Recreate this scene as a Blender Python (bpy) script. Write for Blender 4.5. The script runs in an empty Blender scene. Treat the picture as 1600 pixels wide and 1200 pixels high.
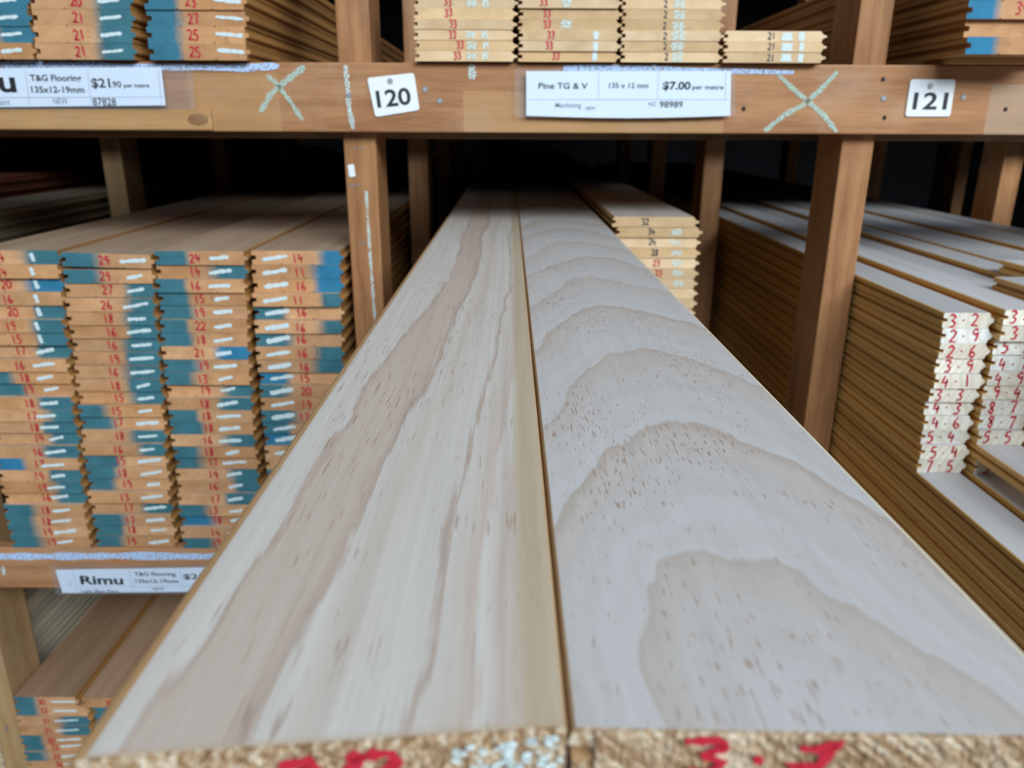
import bpy, bmesh, math, random
from mathutils import Matrix, Vector

random.seed(7)
S = bpy.context.scene
COL = S.collection

# ------------------------------------------------------------------ camera
CZ = 1.42                                   # camera height above the floor
PITCH, YAW, ROLL = math.radians(18.52), -0.0037, 0.0042
CM = (Matrix.Rotation(YAW, 3, 'Z') @ Matrix.Rotation(math.pi / 2 - PITCH, 3, 'X') @ Matrix.Rotation(ROLL, 3, 'Z'))
cd = bpy.data.cameras.new('camera')
cam = bpy.data.objects.new('camera', cd)
COL.objects.link(cam)
cam.matrix_world = Matrix.Translation((0, 0, CZ)) @ CM.to_4x4()
cd.sensor_fit = 'HORIZONTAL'
cd.sensor_width = 36
cd.lens = 27
cd.clip_start = 0.01
cd.dof.use_dof = True
cd.dof.focus_distance = 0.47
cd.dof.aperture_fstop = 10
S.camera = cam


def at(px, py, Y):
    """the point of the plane y = Y that the photograph shows at pixel px, py (z relative to the camera)"""
    d = CM @ Vector(((px - 800) / 1200, (600 - py) / 1200, -1))
    k = Y / d.y
    return d.x * k, d.z * k


# ------------------------------------------------------------------ sky, daylight, exposure
W = bpy.data.worlds.new('sky')
S.world = W
W.use_nodes = True
wn, wl = W.node_tree.nodes, W.node_tree.links
wn.clear()
wo = wn.new('ShaderNodeOutputWorld')
wb = wn.new('ShaderNodeBackground')
wt = wn.new('ShaderNodeTexCoord')
ws = wn.new('ShaderNodeSeparateXYZ')
wr = wn.new('ShaderNodeValToRGB')
# dim buildings and racks low across the yard, bright overcast sky above them
wr.color_ramp.elements[0].position = 0.12
wr.color_ramp.elements[0].color = (0.085, 0.095, 0.110, 1)
wr.color_ramp.elements[1].position = 0.62
wr.color_ramp.elements[1].color = (0.54, 0.75, 1.0, 1)
wl.new(wt.outputs['Generated'], ws.inputs[0])
wl.new(ws.outputs['Z'], wr.inputs[0])
wl.new(wr.outputs[0], wb.inputs[0])
wb.inputs[1].default_value = 0.70
wl.new(wb.outputs[0], wo.inputs[0])

ld = bpy.data.lights.new('yard_daylight', 'AREA')     # daylight through the open front of the shed
ld.shape = 'RECTANGLE'
ld.size = 5.2
ld.size_y = 1.7
ld.energy = 600
ld.color = (0.82, 0.93, 1.0)
lo = bpy.data.objects.new('yard_daylight', ld)
COL.objects.link(lo)
lo.location = (1.9, -3.7, CZ + 2.75)
lo.rotation_euler = (Vector((0.1, 1.0, CZ - 0.15)) - Vector(lo.location)).to_track_quat('-Z', 'Y').to_euler()

S.view_settings.view_transform = 'Standard'
S.view_settings.look = 'None'
S.view_settings.gamma = 1
S.view_settings.use_curve_mapping = False
S.view_settings.exposure = -0.28


# ------------------------------------------------------------------ material helpers
class NT:
    def __init__(s, name, rough=0.6, spec=0.5):
        s.m = bpy.data.materials.new(name)
        s.m.use_nodes = True
        s.t = s.m.node_tree
        s.n, s.l = s.t.nodes, s.t.links
        s.b = s.n['Principled BSDF']
        s.b.inputs['Roughness'].default_value = rough
        s.b.inputs['Specular IOR Level'].default_value = spec

    def link(s, a, b):
        s.l.new(a, b)

    def val(s, sock, v):
        if hasattr(v, 'is_output'):
            s.l.new(v, sock)
        elif isinstance(v, tuple) and len(v) == 3 and sock.type == 'RGBA':
            sock.default_value = (*v, 1)
        else:
            sock.default_value = v

    def math(s, op, a, b=0.0, c=0.0, clamp=False):
        n = s.n.new('ShaderNodeMath')
        n.operation = op
        n.use_clamp = clamp
        s.val(n.inputs[0], a)
        s.val(n.inputs[1], b)
        s.val(n.inputs[2], c)
        return n.outputs[0]

    def mix(s, f, a, b, mode='MIX'):
        n = s.n.new('ShaderNodeMix')
        n.data_type = 'RGBA'
        n.blend_type = mode
        s.val(n.inputs[0], f)
        s.val(n.inputs[6], a)
        s.val(n.inputs[7], b)
        return n.outputs[2]

    def ramp(s, f, stops, interp='LINEAR'):
        n = s.n.new('ShaderNodeValToRGB')
        n.color_ramp.interpolation = interp
        e = n.color_ramp.elements
        while len(e) < len(stops):
            e.new(0.5)
        for k, (p, c) in enumerate(stops):
            e[k].position = p
            e[k].color = (*c, 1) if isinstance(c, tuple) else (c, c, c, 1)
        s.val(n.inputs[0], f)
        return n.outputs[0]

    def obj_coord(s):
        n = s.n.new('ShaderNodeTexCoord')
        return n.outputs['Object']

    def sep(s, v):
        n = s.n.new('ShaderNodeSeparateXYZ')
        s.link(v, n.inputs[0])
        return n.outputs[0], n.outputs[1], n.outputs[2]

    def comb(s, x, y, z):
        n = s.n.new('ShaderNodeCombineXYZ')
        for k, v in enumerate((x, y, z)):
            s.val(n.inputs[k], v)
        return n.outputs[0]

    def scale(s, v, sc, off=None):
        n = s.n.new('ShaderNodeVectorMath')
        n.operation = 'MULTIPLY_ADD'
        s.link(v, n.inputs[0])
        n.inputs[1].default_value = sc
        if off is not None:
            s.val(n.inputs[2], off)
        return n.outputs[0]

    def noise(s, v, detail=2.0, rough=0.5, scale=1.0, dist=0.0):
        n = s.n.new('ShaderNodeTexNoise')
        n.inputs['Scale'].default_value = scale
        n.inputs['Detail'].default_value = detail
        n.inputs['Roughness'].default_value = rough
        n.inputs['Distortion'].default_value = dist
        s.link(v, n.inputs['Vector'])
        return n.outputs['Fac']

    def rnd(s):
        n = s.n.new('ShaderNodeObjectInfo')
        return n.outputs['Random']

    def attr(s, name):
        n = s.n.new('ShaderNodeAttribute')
        n.attribute_type = 'OBJECT'
        n.attribute_name = name
        return n.outputs['Fac']

    def bump(s, h, strength=0.3, dist=0.001):
        n = s.n.new('ShaderNodeBump')
        n.inputs['Strength'].default_value = strength
        n.inputs['Distance'].default_value = dist
        s.link(h, n.inputs['Height'])
        s.link(n.outputs[0], s.b.inputs['Normal'])

    def out(s, col):
        s.val(s.b.inputs['Base Color'], col)
        return s.m


def plain(name, c, rough=0.6, spec=0.4):
    t = NT(name, rough, spec)
    return t.out(c)


def timber(name, axis, dark, light, rough=0.6, vary=0.18, knots=True, patches=()):
    """sawn rack timber, grain along the given axis"""
    t = NT(name, rough, 0.35)
    co = t.obj_coord()
    r = t.math('MULTIPLY', t.rnd(), 37.0)
    off = t.comb(r, r, r)
    sc = {'x': (2.2, 55, 55), 'y': (55, 2.2, 55), 'z': (55, 55, 2.2)}[axis]
    n1 = t.noise(t.scale(co, sc, off), 4, 0.6)
    sc2 = {'x': (5, 14, 14), 'y': (14, 5, 14), 'z': (14, 14, 5)}[axis]
    n2 = t.noise(t.scale(co, sc2, off), 3, 0.6)
    n3 = t.noise(t.scale(co, tuple(k * 9 for k in sc), off), 2, 0.6)
    f = t.math('ADD', t.math('MULTIPLY', n1, 0.6), t.math('MULTIPLY', n2, 0.5))
    f = t.math('ADD', f, t.math('MULTIPLY', t.math('SUBTRACT', n3, 0.5), 0.35))
    c = t.ramp(f, [(0.36, dark), (0.66, light)])
    v = t.math('ADD', t.math('MULTIPLY', t.rnd(), vary), 1 - vary / 2)
    c = t.mix(1.0, c, t.comb(v, v, v), 'MULTIPLY')
    if knots:
        n4 = t.noise(t.scale(co, (11, 11, 11), off), 1, 0.5)
        k = t.ramp(n4, [(0.72, 0.0), (0.80, 1.0)])
        c = t.mix(t.math('MULTIPLY', k, 0.55), c, (0.10, 0.045, 0.025))
    for x0, x1, z0, z1, col, amt in patches:            # paler or greyer places where old labels were stuck
        x, y, z = t.sep(co)
        wx = t.math('ADD', x, t.math('MULTIPLY', t.math('SUBTRACT', n2, 0.5), 0.004))
        m = t.math('MULTIPLY', t.math('GREATER_THAN', wx, x0), t.math('LESS_THAN', wx, x1))
        m = t.math('MULTIPLY', m, t.math('MULTIPLY', t.math('GREATER_THAN', z, z0), t.math('LESS_THAN', z, z1)))
        c = t.mix(t.math('MULTIPLY', m, amt), c, col)
    w = t.noise(t.scale(co, (9, 9, 9), off), 4, 0.7)
    c = t.mix(t.math('MULTIPLY', t.ramp(w, [(0.52, 0.0), (0.72, 1.0)]), 0.30), c, (0.46, 0.34, 0.25))
    t.bump(n3, 0.25, 0.0008)
    return t.out(c)


M = {}
M['rail'] = timber('rail_timber', 'x', (0.27, 0.106, 0.040), (0.48, 0.228, 0.096), patches=((0.137, 0.49, -0.06, 0.009, (0.50, 0.29, 0.12), 0.5), (-0.23, -0.11, -0.06, 0.030, (0.50, 0.28, 0.11), 0.45), (0.845, 1.0, -0.06, 0.020, (0.42, 0.33, 0.24), 0.5)))
M['post'] = timber('post_timber', 'z', (0.27, 0.106, 0.038), (0.49, 0.235, 0.094))
M['post_pale'] = timber('post_timber_pale', 'z', (0.30, 0.17, 0.075), (0.46, 0.28, 0.13))
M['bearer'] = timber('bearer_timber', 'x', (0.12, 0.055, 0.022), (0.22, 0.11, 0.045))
M['batten'] = timber('batten_timber', 'x', (0.36, 0.185, 0.070), (0.52, 0.285, 0.115))
M['knot'] = timber('knot_wood', 'x', (0.10, 0.045, 0.020), (0.26, 0.125, 0.050))
M['bounce_block'] = plain('dark_bounce_blocker', (0.035, 0.022, 0.014), 0.9, 0.1)  # near-black for the added panel that soaks up bounced light
M['floor'] = plain('concrete_floor', (0.07, 0.066, 0.062), 0.85)
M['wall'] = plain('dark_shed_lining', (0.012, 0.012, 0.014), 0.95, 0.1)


def board_long(name, a, b, rough, side=None, face_z=0.0):
    """planed board faces, grain along local y, each board its own tone"""
    t = NT(name, rough, 0.4)
    co = t.obj_coord()
    rnd = t.rnd()
    r = t.math('MULTIPLY', rnd, 61.0)
    off = t.comb(r, r, r)
    n1 = t.noise(t.scale(co, (45, 1.4, 45), off), 3, 0.6)
    n2 = t.noise(t.scale(co, (260, 5, 260), off), 2, 0.6)
    f = t.math('ADD', t.math('MULTIPLY', n1, 0.75), t.math('MULTIPLY', n2, 0.25))
    c = t.ramp(f, [(0.35, a), (0.65, b)])
    v = t.math('ADD', t.math('MULTIPLY', t.math('FRACT', t.math('MULTIPLY', rnd, 7.31)), 0.35), 0.80)
    c = t.mix(1.0, c, t.comb(v, v, v), 'MULTIPLY')
    if side:
        g = t.n.new('ShaderNodeNewGeometry')
        tn = t.n.new('ShaderNodeVectorTransform')
        tn.vector_type = 'NORMAL'
        tn.convert_from, tn.convert_to = 'WORLD', 'OBJECT'
        t.link(g.outputs['Normal'], tn.inputs[0])
        x, y, z = t.sep(tn.outputs[0])
        k = t.ramp(t.math('ABSOLUTE', x), [(0.25, 0.0), (0.45, 1.0)])
        k = t.math('MAXIMUM', k, t.math('LESS_THAN', t.sep(co)[2], face_z))      # only the planed face is pale
        s1 = t.ramp(f, [(0.3, side[0]), (0.7, side[1])])
        s1 = t.mix(1.0, s1, t.comb(v, v, v), 'MULTIPLY')
        c = t.mix(k, c, s1)
    return t.out(c)


M['rimu_long'] = board_long('rimu_faces', (0.49, 0.315, 0.205), (0.61, 0.43, 0.30), 0.42,
                            ((0.36, 0.165, 0.050), (0.55, 0.28, 0.090)), 0.0185)
M['shaded_brown_long'] = board_long('shade_darkened_rimu_faces', (0.33, 0.185, 0.105), (0.45, 0.275, 0.165), 0.42,  # rimu faces coloured darker to stand in for shade in the lower left bay
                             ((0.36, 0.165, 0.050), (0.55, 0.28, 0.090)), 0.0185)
M['cream_long'] = board_long('cream_pine_faces', (0.66, 0.54, 0.38), (0.76, 0.66, 0.50), 0.5)
M['red_long'] = board_long('red_timber_faces', (0.13, 0.035, 0.018), (0.20, 0.060, 0.030), 0.6)
M['grey_long'] = board_long('grey_timber_faces', (0.26, 0.20, 0.13), (0.37, 0.29, 0.19), 0.6)
M['pine_long'] = board_long('pine_faces', (0.60, 0.50, 0.43), (0.70, 0.61, 0.54), 0.45,
                            ((0.50, 0.29, 0.11), (0.62, 0.39, 0.17)), 0.0118)
M['white_long'] = board_long('primed_pine_faces', (0.56, 0.53, 0.52), (0.66, 0.64, 0.63), 0.45,
                             ((0.62, 0.32, 0.080), (0.80, 0.48, 0.150)), 0.0170)


def end_mat(name, a, b, painted=False, streak=False):
    """cross-cut board end, optional sprayed paint whose place comes from the board's own properties"""
    t = NT(name, 0.75, 0.25)
    co = t.obj_coord()
    rnd = t.rnd()
    r = t.math('MULTIPLY', rnd, 53.0)
    off = t.comb(r, 0.0, r)
    n1 = t.noise(t.scale(co, (26, 26, 40), off), 3, 0.6)
    n2 = t.noise(t.scale(co, (900, 300, 900), off), 2, 0.7)
    f = t.math('ADD', t.math('MULTIPLY', n1, 0.65), t.math('MULTIPLY', n2, 0.35))
    c = t.ramp(f, [(0.36, a), (0.64, b)])
    v = t.math('ADD', t.math('MULTIPLY', t.math('FRACT', t.math('MULTIPLY', rnd, 5.7)), 0.30), 0.84)
    hue = t.math('FRACT', t.math('MULTIPLY', rnd, 11.3))
    c = t.mix(1.0, c, t.comb(v, t.math('MULTIPLY', v, t.math('ADD', 0.94, t.math('MULTIPLY', hue, 0.10))), t.math('MULTIPLY', v, t.math('ADD', 0.86, t.math('MULTIPLY', hue, 0.28)))), 'MULTIPLY')
    if streak:
        x, y, z = t.sep(co)
        d = t.math('ADD', t.math('MULTIPLY', x, t.math('MULTIPLY_ADD', rnd, 500.0, 250.0)), t.math('MULTIPLY', z, t.math('MULTIPLY_ADD', rnd, -1200.0, 600.0)))
        s = t.math('SINE', t.math('ADD', d, t.math('MULTIPLY', n1, 9.0)))
        c = t.mix(t.math('MULTIPLY', t.math('MAXIMUM', s, 0.0), 0.30), c, (0.50, 0.36, 0.22))
    if painted:
        # a few drying checks
        q = t.noise(t.scale(co, (95, 1, 30), off), 2, 0.6)
        q2 = t.noise(t.scale(co, (30, 1, 8), off), 1)
        ck = t.ramp(t.math('ABSOLUTE', t.math('SUBTRACT', q, 0.5)), [(0.0, 1.0), (0.010, 0.0)])
        ck = t.math('MULTIPLY', ck, t.ramp(q2, [(0.56, 0.0), (0.64, 1.0)]))
        x, y, z = t.sep(co)
        wob = t.math('MULTIPLY', t.math('SUBTRACT', t.noise(t.scale(co, (160, 1, 160), off), 2), 0.5), 0.006)
        e = t.math('SUBTRACT', t.math('ADD', x, wob), t.attr('paint_edge'))
        e = t.math('DIVIDE', t.math('MULTIPLY', e, t.attr('paint_side')), t.attr('paint_soft'))
        k = t.math('ADD', e, 0.5, clamp=True)
        k = t.math('MULTIPLY', t.math('SMOOTH_MIN', k, 0.96, 0.1), t.attr('paint_on'))
        p = t.mix(t.attr('paint_tone'), (0.030, 0.155, 0.195), (0.010, 0.18, 0.32))
        pv = t.math('MULTIPLY_ADD', n1, 0.9, 0.55)
        p = t.mix(1.0, p, t.comb(pv, pv, pv), 'MULTIPLY')
        # over-spray dulls the bare wood a little further in
        k2 = t.math('ADD', t.math('DIVIDE', t.math('MULTIPLY', e, 1.0), 2.6), 0.5, clamp=True)
        k2 = t.math('MULTIPLY', t.math('MULTIPLY', k2, 0.30), t.attr('paint_on'))
        c = t.mix(k2, c, (0.22, 0.25, 0.22))
        c = t.mix(k, c, p)
        c = t.mix(t.math('MULTIPLY', ck, 0.7), c, (0.06, 0.03, 0.02))
    t.bump(n2, 0.3, 0.0006)
    return t.out(c)


M['rimu_end'] = end_mat('rimu_end_grain', (0.47, 0.228, 0.096), (0.66, 0.355, 0.168), painted=True)
M['pine_end'] = end_mat('pine_end_grain', (0.58, 0.375, 0.195), (0.74, 0.52, 0.30))
M['white_end'] = end_mat('chalky_pine_end_grain', (0.70, 0.63, 0.50), (0.84, 0.80, 0.70), streak=True)
M['red'] = plain('red_marker', (0.50, 0.018, 0.038), 0.5)
M['black'] = plain('black_marker', (0.05, 0.05, 0.06), 0.5)
M['ink'] = plain('printed_ink', (0.02, 0.022, 0.026), 0.5)
M['ink_grey'] = plain('printed_grey_ink', (0.20, 0.22, 0.25), 0.5)
M['rule'] = plain('printed_rule', (0.42, 0.47, 0.54), 0.5)
M['paper'] = plain('label_paper', (0.66, 0.73, 0.84), 0.5)
M['plastic_tag'] = plain('white_plastic', (0.82, 0.83, 0.83), 0.35)
M['steel'] = plain('nail_steel', (0.45, 0.46, 0.48), 0.35)
M['steel'].node_tree.nodes['Principled BSDF'].inputs['Metallic'].default_value = 0.7
M['rust'] = plain('dark_nail_hole', (0.03, 0.02, 0.02), 0.8)
M['blob'] = plain('white_paint_drip', (0.80, 0.82, 0.83), 0.4)


def chalk_mat(name, c, cover, scale=900):
    t = NT(name, 0.9, 0.1)
    co = t.obj_coord()
    n = t.noise(t.scale(co, (scale, scale, scale * 1.3)), 3, 0.7)
    k = t.ramp(n, [(cover - 0.07, 0.0), (cover + 0.05, 1.0)])
    tr = t.n.new('ShaderNodeBsdfTransparent')
    mx = t.n.new('ShaderNodeMixShader')
    t.link(k, mx.inputs[0])
    t.link(tr.outputs[0], mx.inputs[1])
    t.link(t.b.outputs[0], mx.inputs[2])
    t.link(mx.outputs[0], t.n['Material Output'].inputs['Surface'])
    return t.out(c)


M['chalk'] = chalk_mat('white_chalk', (0.70, 0.80, 0.80), 0.42, 800)
M['chalk_green'] = chalk_mat('pale_green_chalk', (0.52, 0.72, 0.63), 0.50, 520)
M['chalk_blue'] = chalk_mat('pale_blue_chalk', (0.50, 0.66, 0.92), 0.45, 260)
M['chalk_faint'] = chalk_mat('faint_chalk', (0.66, 0.80, 0.76), 0.50, 420)

t = NT('clear_sleeve', 0.12, 0.5)
tr = t.n.new('ShaderNodeBsdfTransparent')
tr.inputs[0].default_value = (0.97, 0.97, 0.97, 1)
mx = t.n.new('ShaderNodeMixShader')
mx.inputs[0].default_value = 0.06
t.link(tr.outputs[0], mx.inputs[1])
t.link(t.b.outputs[0], mx.inputs[2])
t.link(mx.outputs[0], t.n['Material Output'].inputs['Surface'])
M['sleeve'] = t.out((0.75, 0.78, 0.82))


# the two long boards in front -------------------------------------------------
def front_wood_right():
    t = NT('cathedral_pine', 0.5, 0.45)
    co = t.obj_coord()
    x, y, z = t.sep(co)
    w1 = t.math('SUBTRACT', t.noise(t.scale(co, (9, 4, 0)), 2, 0.5), 0.5)
    w2 = t.math('SUBTRACT', t.noise(t.scale(co, (42, 15, 0), (3.0, 1.0, 0.0)), 2, 0.55), 0.5)
    wy = t.math('SUBTRACT', t.noise(t.scale(co, (0, 5, 0), (1.7, 0.4, 0.0)), 1), 0.5)
    x0 = t.math('ADD', 0.062, t.math('MULTIPLY', wy, 0.075))
    dx = t.math('SUBTRACT', x, x0)
    lf = t.math('LESS_THAN', dx, 0.0)
    k = t.math('MULTIPLY_ADD', lf, 16.0, 24.0)
    k = t.math('ADD', k, t.math('MULTIPLY', t.math('MAXIMUM', t.math('SUBTRACT', 0.15, y), 0.0), 110.0))
    a = t.math('MULTIPLY', t.math('MULTIPLY', dx, dx), k)
    # flattened flanks keep the arms of the arches long and straight
    a = t.math('MULTIPLY', a, t.math('DIVIDE', 1.0, t.math('MULTIPLY_ADD', t.math('ABSOLUTE', dx), 5.0, 1.0)))
    g = t.math('ADD', y, a)
    g = t.math('ADD', g, t.math('MULTIPLY', w1, 0.085))
    g = t.math('ADD', g, t.math('MULTIPLY', w2, 0.045))
    w3 = t.math('SUBTRACT', t.noise(t.scale(co, (260, 45, 0)), 2, 0.6), 0.5)
    g = t.math('ADD', g, t.math('MULTIPLY', w3, 0.012))
    ring = t.math('ADD', t.math('DIVIDE', g, 0.130), 0.346)
    fr = t.math('FRACT', ring)
    amp = t.noise(t.comb(t.math('FLOOR', ring), 0.5, 0.5), 0, 0.5, 3.1)
    pale, mid, edge = (0.520, 0.480, 0.455), (0.475, 0.398, 0.344), (0.400, 0.308, 0.245)
    c = t.ramp(fr, [(0.0, pale), (0.10, pale), (0.45, (0.500, 0.455, 0.428)), (0.86, mid), (0.972, edge), (1.0, pale)])
    c = t.mix(t.math('MULTIPLY_ADD', amp, 0.5, 0.05), c, (0.510, 0.468, 0.445))
    sub = t.math('SINE', t.math('MULTIPLY_ADD', ring, 22.0, t.math('MULTIPLY', w1, 9.0)))
    sv = t.math('MULTIPLY_ADD', sub, 0.016, 0.985)
    c = t.mix(1.0, c, t.comb(sv, t.math('MULTIPLY_ADD', sub, 0.022, 0.98), t.math('MULTIPLY_ADD', sub, 0.027, 0.975)), 'MULTIPLY')
    # fine long streaks
    st = t.noise(t.scale(co, (240, 4, 1)), 2, 0.6)
    sv = t.math('MULTIPLY_ADD', st, 0.20, 0.90)
    c = t.mix(1.0, c, t.comb(sv, sv, sv), 'MULTIPLY')
    # resin-canal dashes
    d = t.noise(t.scale(co, (980, 95, 1)), 1, 0.5)
    den = t.noise(t.scale(co, (13, 7, 1), (9.0, 4.0, 0.0)), 2, 0.6)
    lo_ = t.ramp(fr, [(0.25, 0.0), (0.55, 1.0), (0.9, 1.0), (0.97, 0.0)])
    dm = t.math('MULTIPLY_ADD', t.math('SUBTRACT', den, 0.5), 0.35, 0.0)
    dk = t.math('ADD', t.math('ADD', d, dm), t.math('MULTIPLY', lo_, 0.05))
    k = t.ramp(dk, [(0.685, 0.0), (0.75, 1.0)])
    c = t.mix(t.math('MULTIPLY', k, 0.68), c, (0.27, 0.135, 0.070))
    fz = t.noise(t.scale(co, (1300, 800, 1)), 2, 0.7)
    fv = t.math('MULTIPLY_ADD', fz, 0.30, 0.85)
    c = t.mix(1.0, c, t.comb(fv, fv, fv), 'MULTIPLY')
    t.bump(fz, 0.10, 0.0005)
    return t.out(c)


def front_wood_left():
    t = NT('straight_grained_pine', 0.5, 0.45)
    co = t.obj_coord()
    x, y, z = t.sep(co)
    w1 = t.math('SUBTRACT', t.noise(t.scale(co, (14, 5, 0), (2.0, 0.0, 0.0)), 2, 0.5), 0.5)
    w2 = t.math('SUBTRACT', t.noise(t.scale(co, (60, 16, 0), (5.0, 2.0, 0.0)), 3, 0.6), 0.5)
    s = t.math('SUBTRACT', x, t.math('MULTIPLY', t.math('MINIMUM', t.math('SUBTRACT', y, 0.10), 0.5), 0.050))
    s = t.math('ADD', s, t.math('MULTIPLY', w1, 0.022))
    s = t.math('ADD', s, t.math('MULTIPLY', w2, 0.010))
    w3 = t.math('SUBTRACT', t.noise(t.scale(co, (330, 5, 0), (1.0, 6.0, 0.0)), 3, 0.7), 0.5)
    s = t.math('ADD', s, t.math('MULTIPLY', w3, 0.010))
    s = t.math('DIVIDE', s, 0.115)
    A, P, Q, D = (0.560, 0.495, 0.440), (0.500, 0.392, 0.325), (0.525, 0.440, 0.375), (0.420, 0.312, 0.250)
    c = t.ramp(s, [(0.0, A), (0.085, A), (0.10, D), (0.12, P), (0.30, P), (0.345, D), (0.36, A), (0.46, Q), (0.55, A),
                   (0.665, A), (0.685, D), (0.70, A), (0.76, Q), (0.80, P), (0.82, A), (0.86, Q), (0.885, P), (0.92, Q), (1.0, Q)])
    st = t.noise(t.scale(co, (200, 3.0, 1)), 3, 0.65)
    sv = t.math('MULTIPLY_ADD', st, 0.42, 0.79)
    c = t.mix(1.0, c, t.comb(sv, t.math('MULTIPLY_ADD', st, 0.48, 0.76), t.math('MULTIPLY_ADD', st, 0.52, 0.74)), 'MULTIPLY')
    d = t.noise(t.scale(co, (900, 38, 1), (3.0, 8.0, 0.0)), 1, 0.5)
    den = t.noise(t.scale(co, (20, 5, 1), (9.0, 4.0, 0.0)), 2, 0.6)
    k = t.ramp(t.math('ADD', d, t.math('MULTIPLY', t.math('SUBTRACT', den, 0.5), 0.30)), [(0.655, 0.0), (0.73, 1.0)])
    c = t.mix(t.math('MULTIPLY', k, 0.60), c, (0.26, 0.15, 0.095))
    # tan planed margin beside the joint and a tan scorched rim along the sawn end
    band = t.ramp(x, [(0.1040, 0.0), (0.1052, 1.0)])
    c = t.mix(t.math('MULTIPLY', band, 0.75), c, t.mix(st, (0.38, 0.265, 0.15), (0.53, 0.41, 0.27)))
    rim = t.math('SUBTRACT', y, t.math('MULTIPLY', t.math('SUBTRACT', st, 0.5), 0.001))
    rim = t.math('SUBTRACT', rim, t.math('MULTIPLY', x, 0.095))
    rk = t.ramp(rim, [(0.0024, 1.0), (0.0032, 0.0)])
    c = t.mix(t.math('MULTIPLY', rk, 0.7), c, (0.47, 0.31, 0.17))
    fz = t.noise(t.scale(co, (1300, 800, 1)), 2, 0.7)
    fv = t.math('MULTIPLY_ADD', fz, 0.30, 0.85)
    c = t.mix(1.0, c, t.comb(fv, fv, fv), 'MULTIPLY')
    t.bump(fz, 0.10, 0.0005)
    return t.out(c)


def front_end():
    t = NT('rough_sawn_end', 0.85, 0.2)
    co = t.obj_coord()
    x, y, z = t.sep(co)
    n1 = t.noise(t.scale(co, (420, 300, 230)), 3, 0.65)
    diag = t.comb(t.math('ADD', t.math('MULTIPLY', x, 330.0), t.math('MULTIPLY', z, 420.0)), t.math('MULTIPLY', x, 40.0), 0.0)
    n2 = t.noise(diag, 3, 0.6)
    right = t.attr('diagonal')
    f = t.math('ADD', t.math('MULTIPLY', n1, t.math('SUBTRACT', 1.0, t.math('MULTIPLY', right, 0.85))), t.math('MULTIPLY', n2, t.math('MULTIPLY', right, 0.85)))
    c = t.ramp(f, [(0.33, (0.17, 0.082, 0.034)), (0.48, (0.36, 0.225, 0.12)), (0.62, (0.60, 0.49, 0.36))])
    t.bump(n1, 0.5, 0.002)
    return t.out(c)


M['front_right'] = front_wood_right()
M['front_left'] = front_wood_left()
M['front_end'] = front_end()
M['front_edge'] = timber('planed_edge', 'y', (0.42, 0.215, 0.085), (0.60, 0.36, 0.17), knots=False)
M['front_edge_pale'] = timber('pale_planed_edge', 'y', (0.58, 0.45, 0.29), (0.72, 0.61, 0.44), knots=False)


# ------------------------------------------------------------------ object helpers
def link(o, parent=None):
    COL.objects.link(o)
    if parent is not None:
        o.parent = parent
    return o


def obj(name, me, parent=None, loc=(0, 0, 0), rot=(0, 0, 0)):
    o = bpy.data.objects.new(name, me)
    o.location = loc
    o.rotation_euler = rot
    return link(o, parent)


def tag(o, label=None, cat=None, group=None, kind=None):
    for k, v in (('label', label), ('category', cat), ('group', group), ('kind', kind)):
        if v:
            o[k] = v
    return o


def mesh(name, bm, *mats):
    me = bpy.data.meshes.new(name)
    bm.normal_update()
    bm.to_mesh(me)
    bm.free()
    for m in mats:
        me.materials.append(m)
    return me


def box_bm(x0, x1, y0, y1, z0, z1, bevel=0.0, bm=None):
    bm = bm or bmesh.new()
    g = bmesh.ops.create_cube(bm, size=1)
    bmesh.ops.scale(bm, vec=(x1 - x0, y1 - y0, z1 - z0), verts=g['verts'])
    bmesh.ops.translate(bm, vec=((x0 + x1) / 2, (y0 + y1) / 2, (z0 + z1) / 2), verts=g['verts'])
    if bevel:
        es = list({e for v in g['verts'] for e in v.link_edges})
        bmesh.ops.bevel(bm, geom=es, offset=bevel, segments=2, affect='EDGES', profile=0.6)
    return bm


def extrude_profile(pts, L, long_slots=None):
    """close a profile of (x, z) points into a prism of length L along y; slot 0 long faces, slot 1 ends"""
    bm = bmesh.new()
    a = [bm.verts.new((x, 0, z)) for x, z in pts]
    b = [bm.verts.new((x, L, z)) for x, z in pts]
    n = len(pts)
    for i in range(n):
        f = bm.faces.new((a[i], a[(i + 1) % n], b[(i + 1) % n], b[i]))
        f.material_index = long_slots[i] if long_slots else 0
    for ring in (a, b):
        f = bm.faces.new(ring if ring is a else ring[::-1])
        f.material_index = 1
    bmesh.ops.recalc_face_normals(bm, faces=bm.faces)
    return bm


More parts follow.
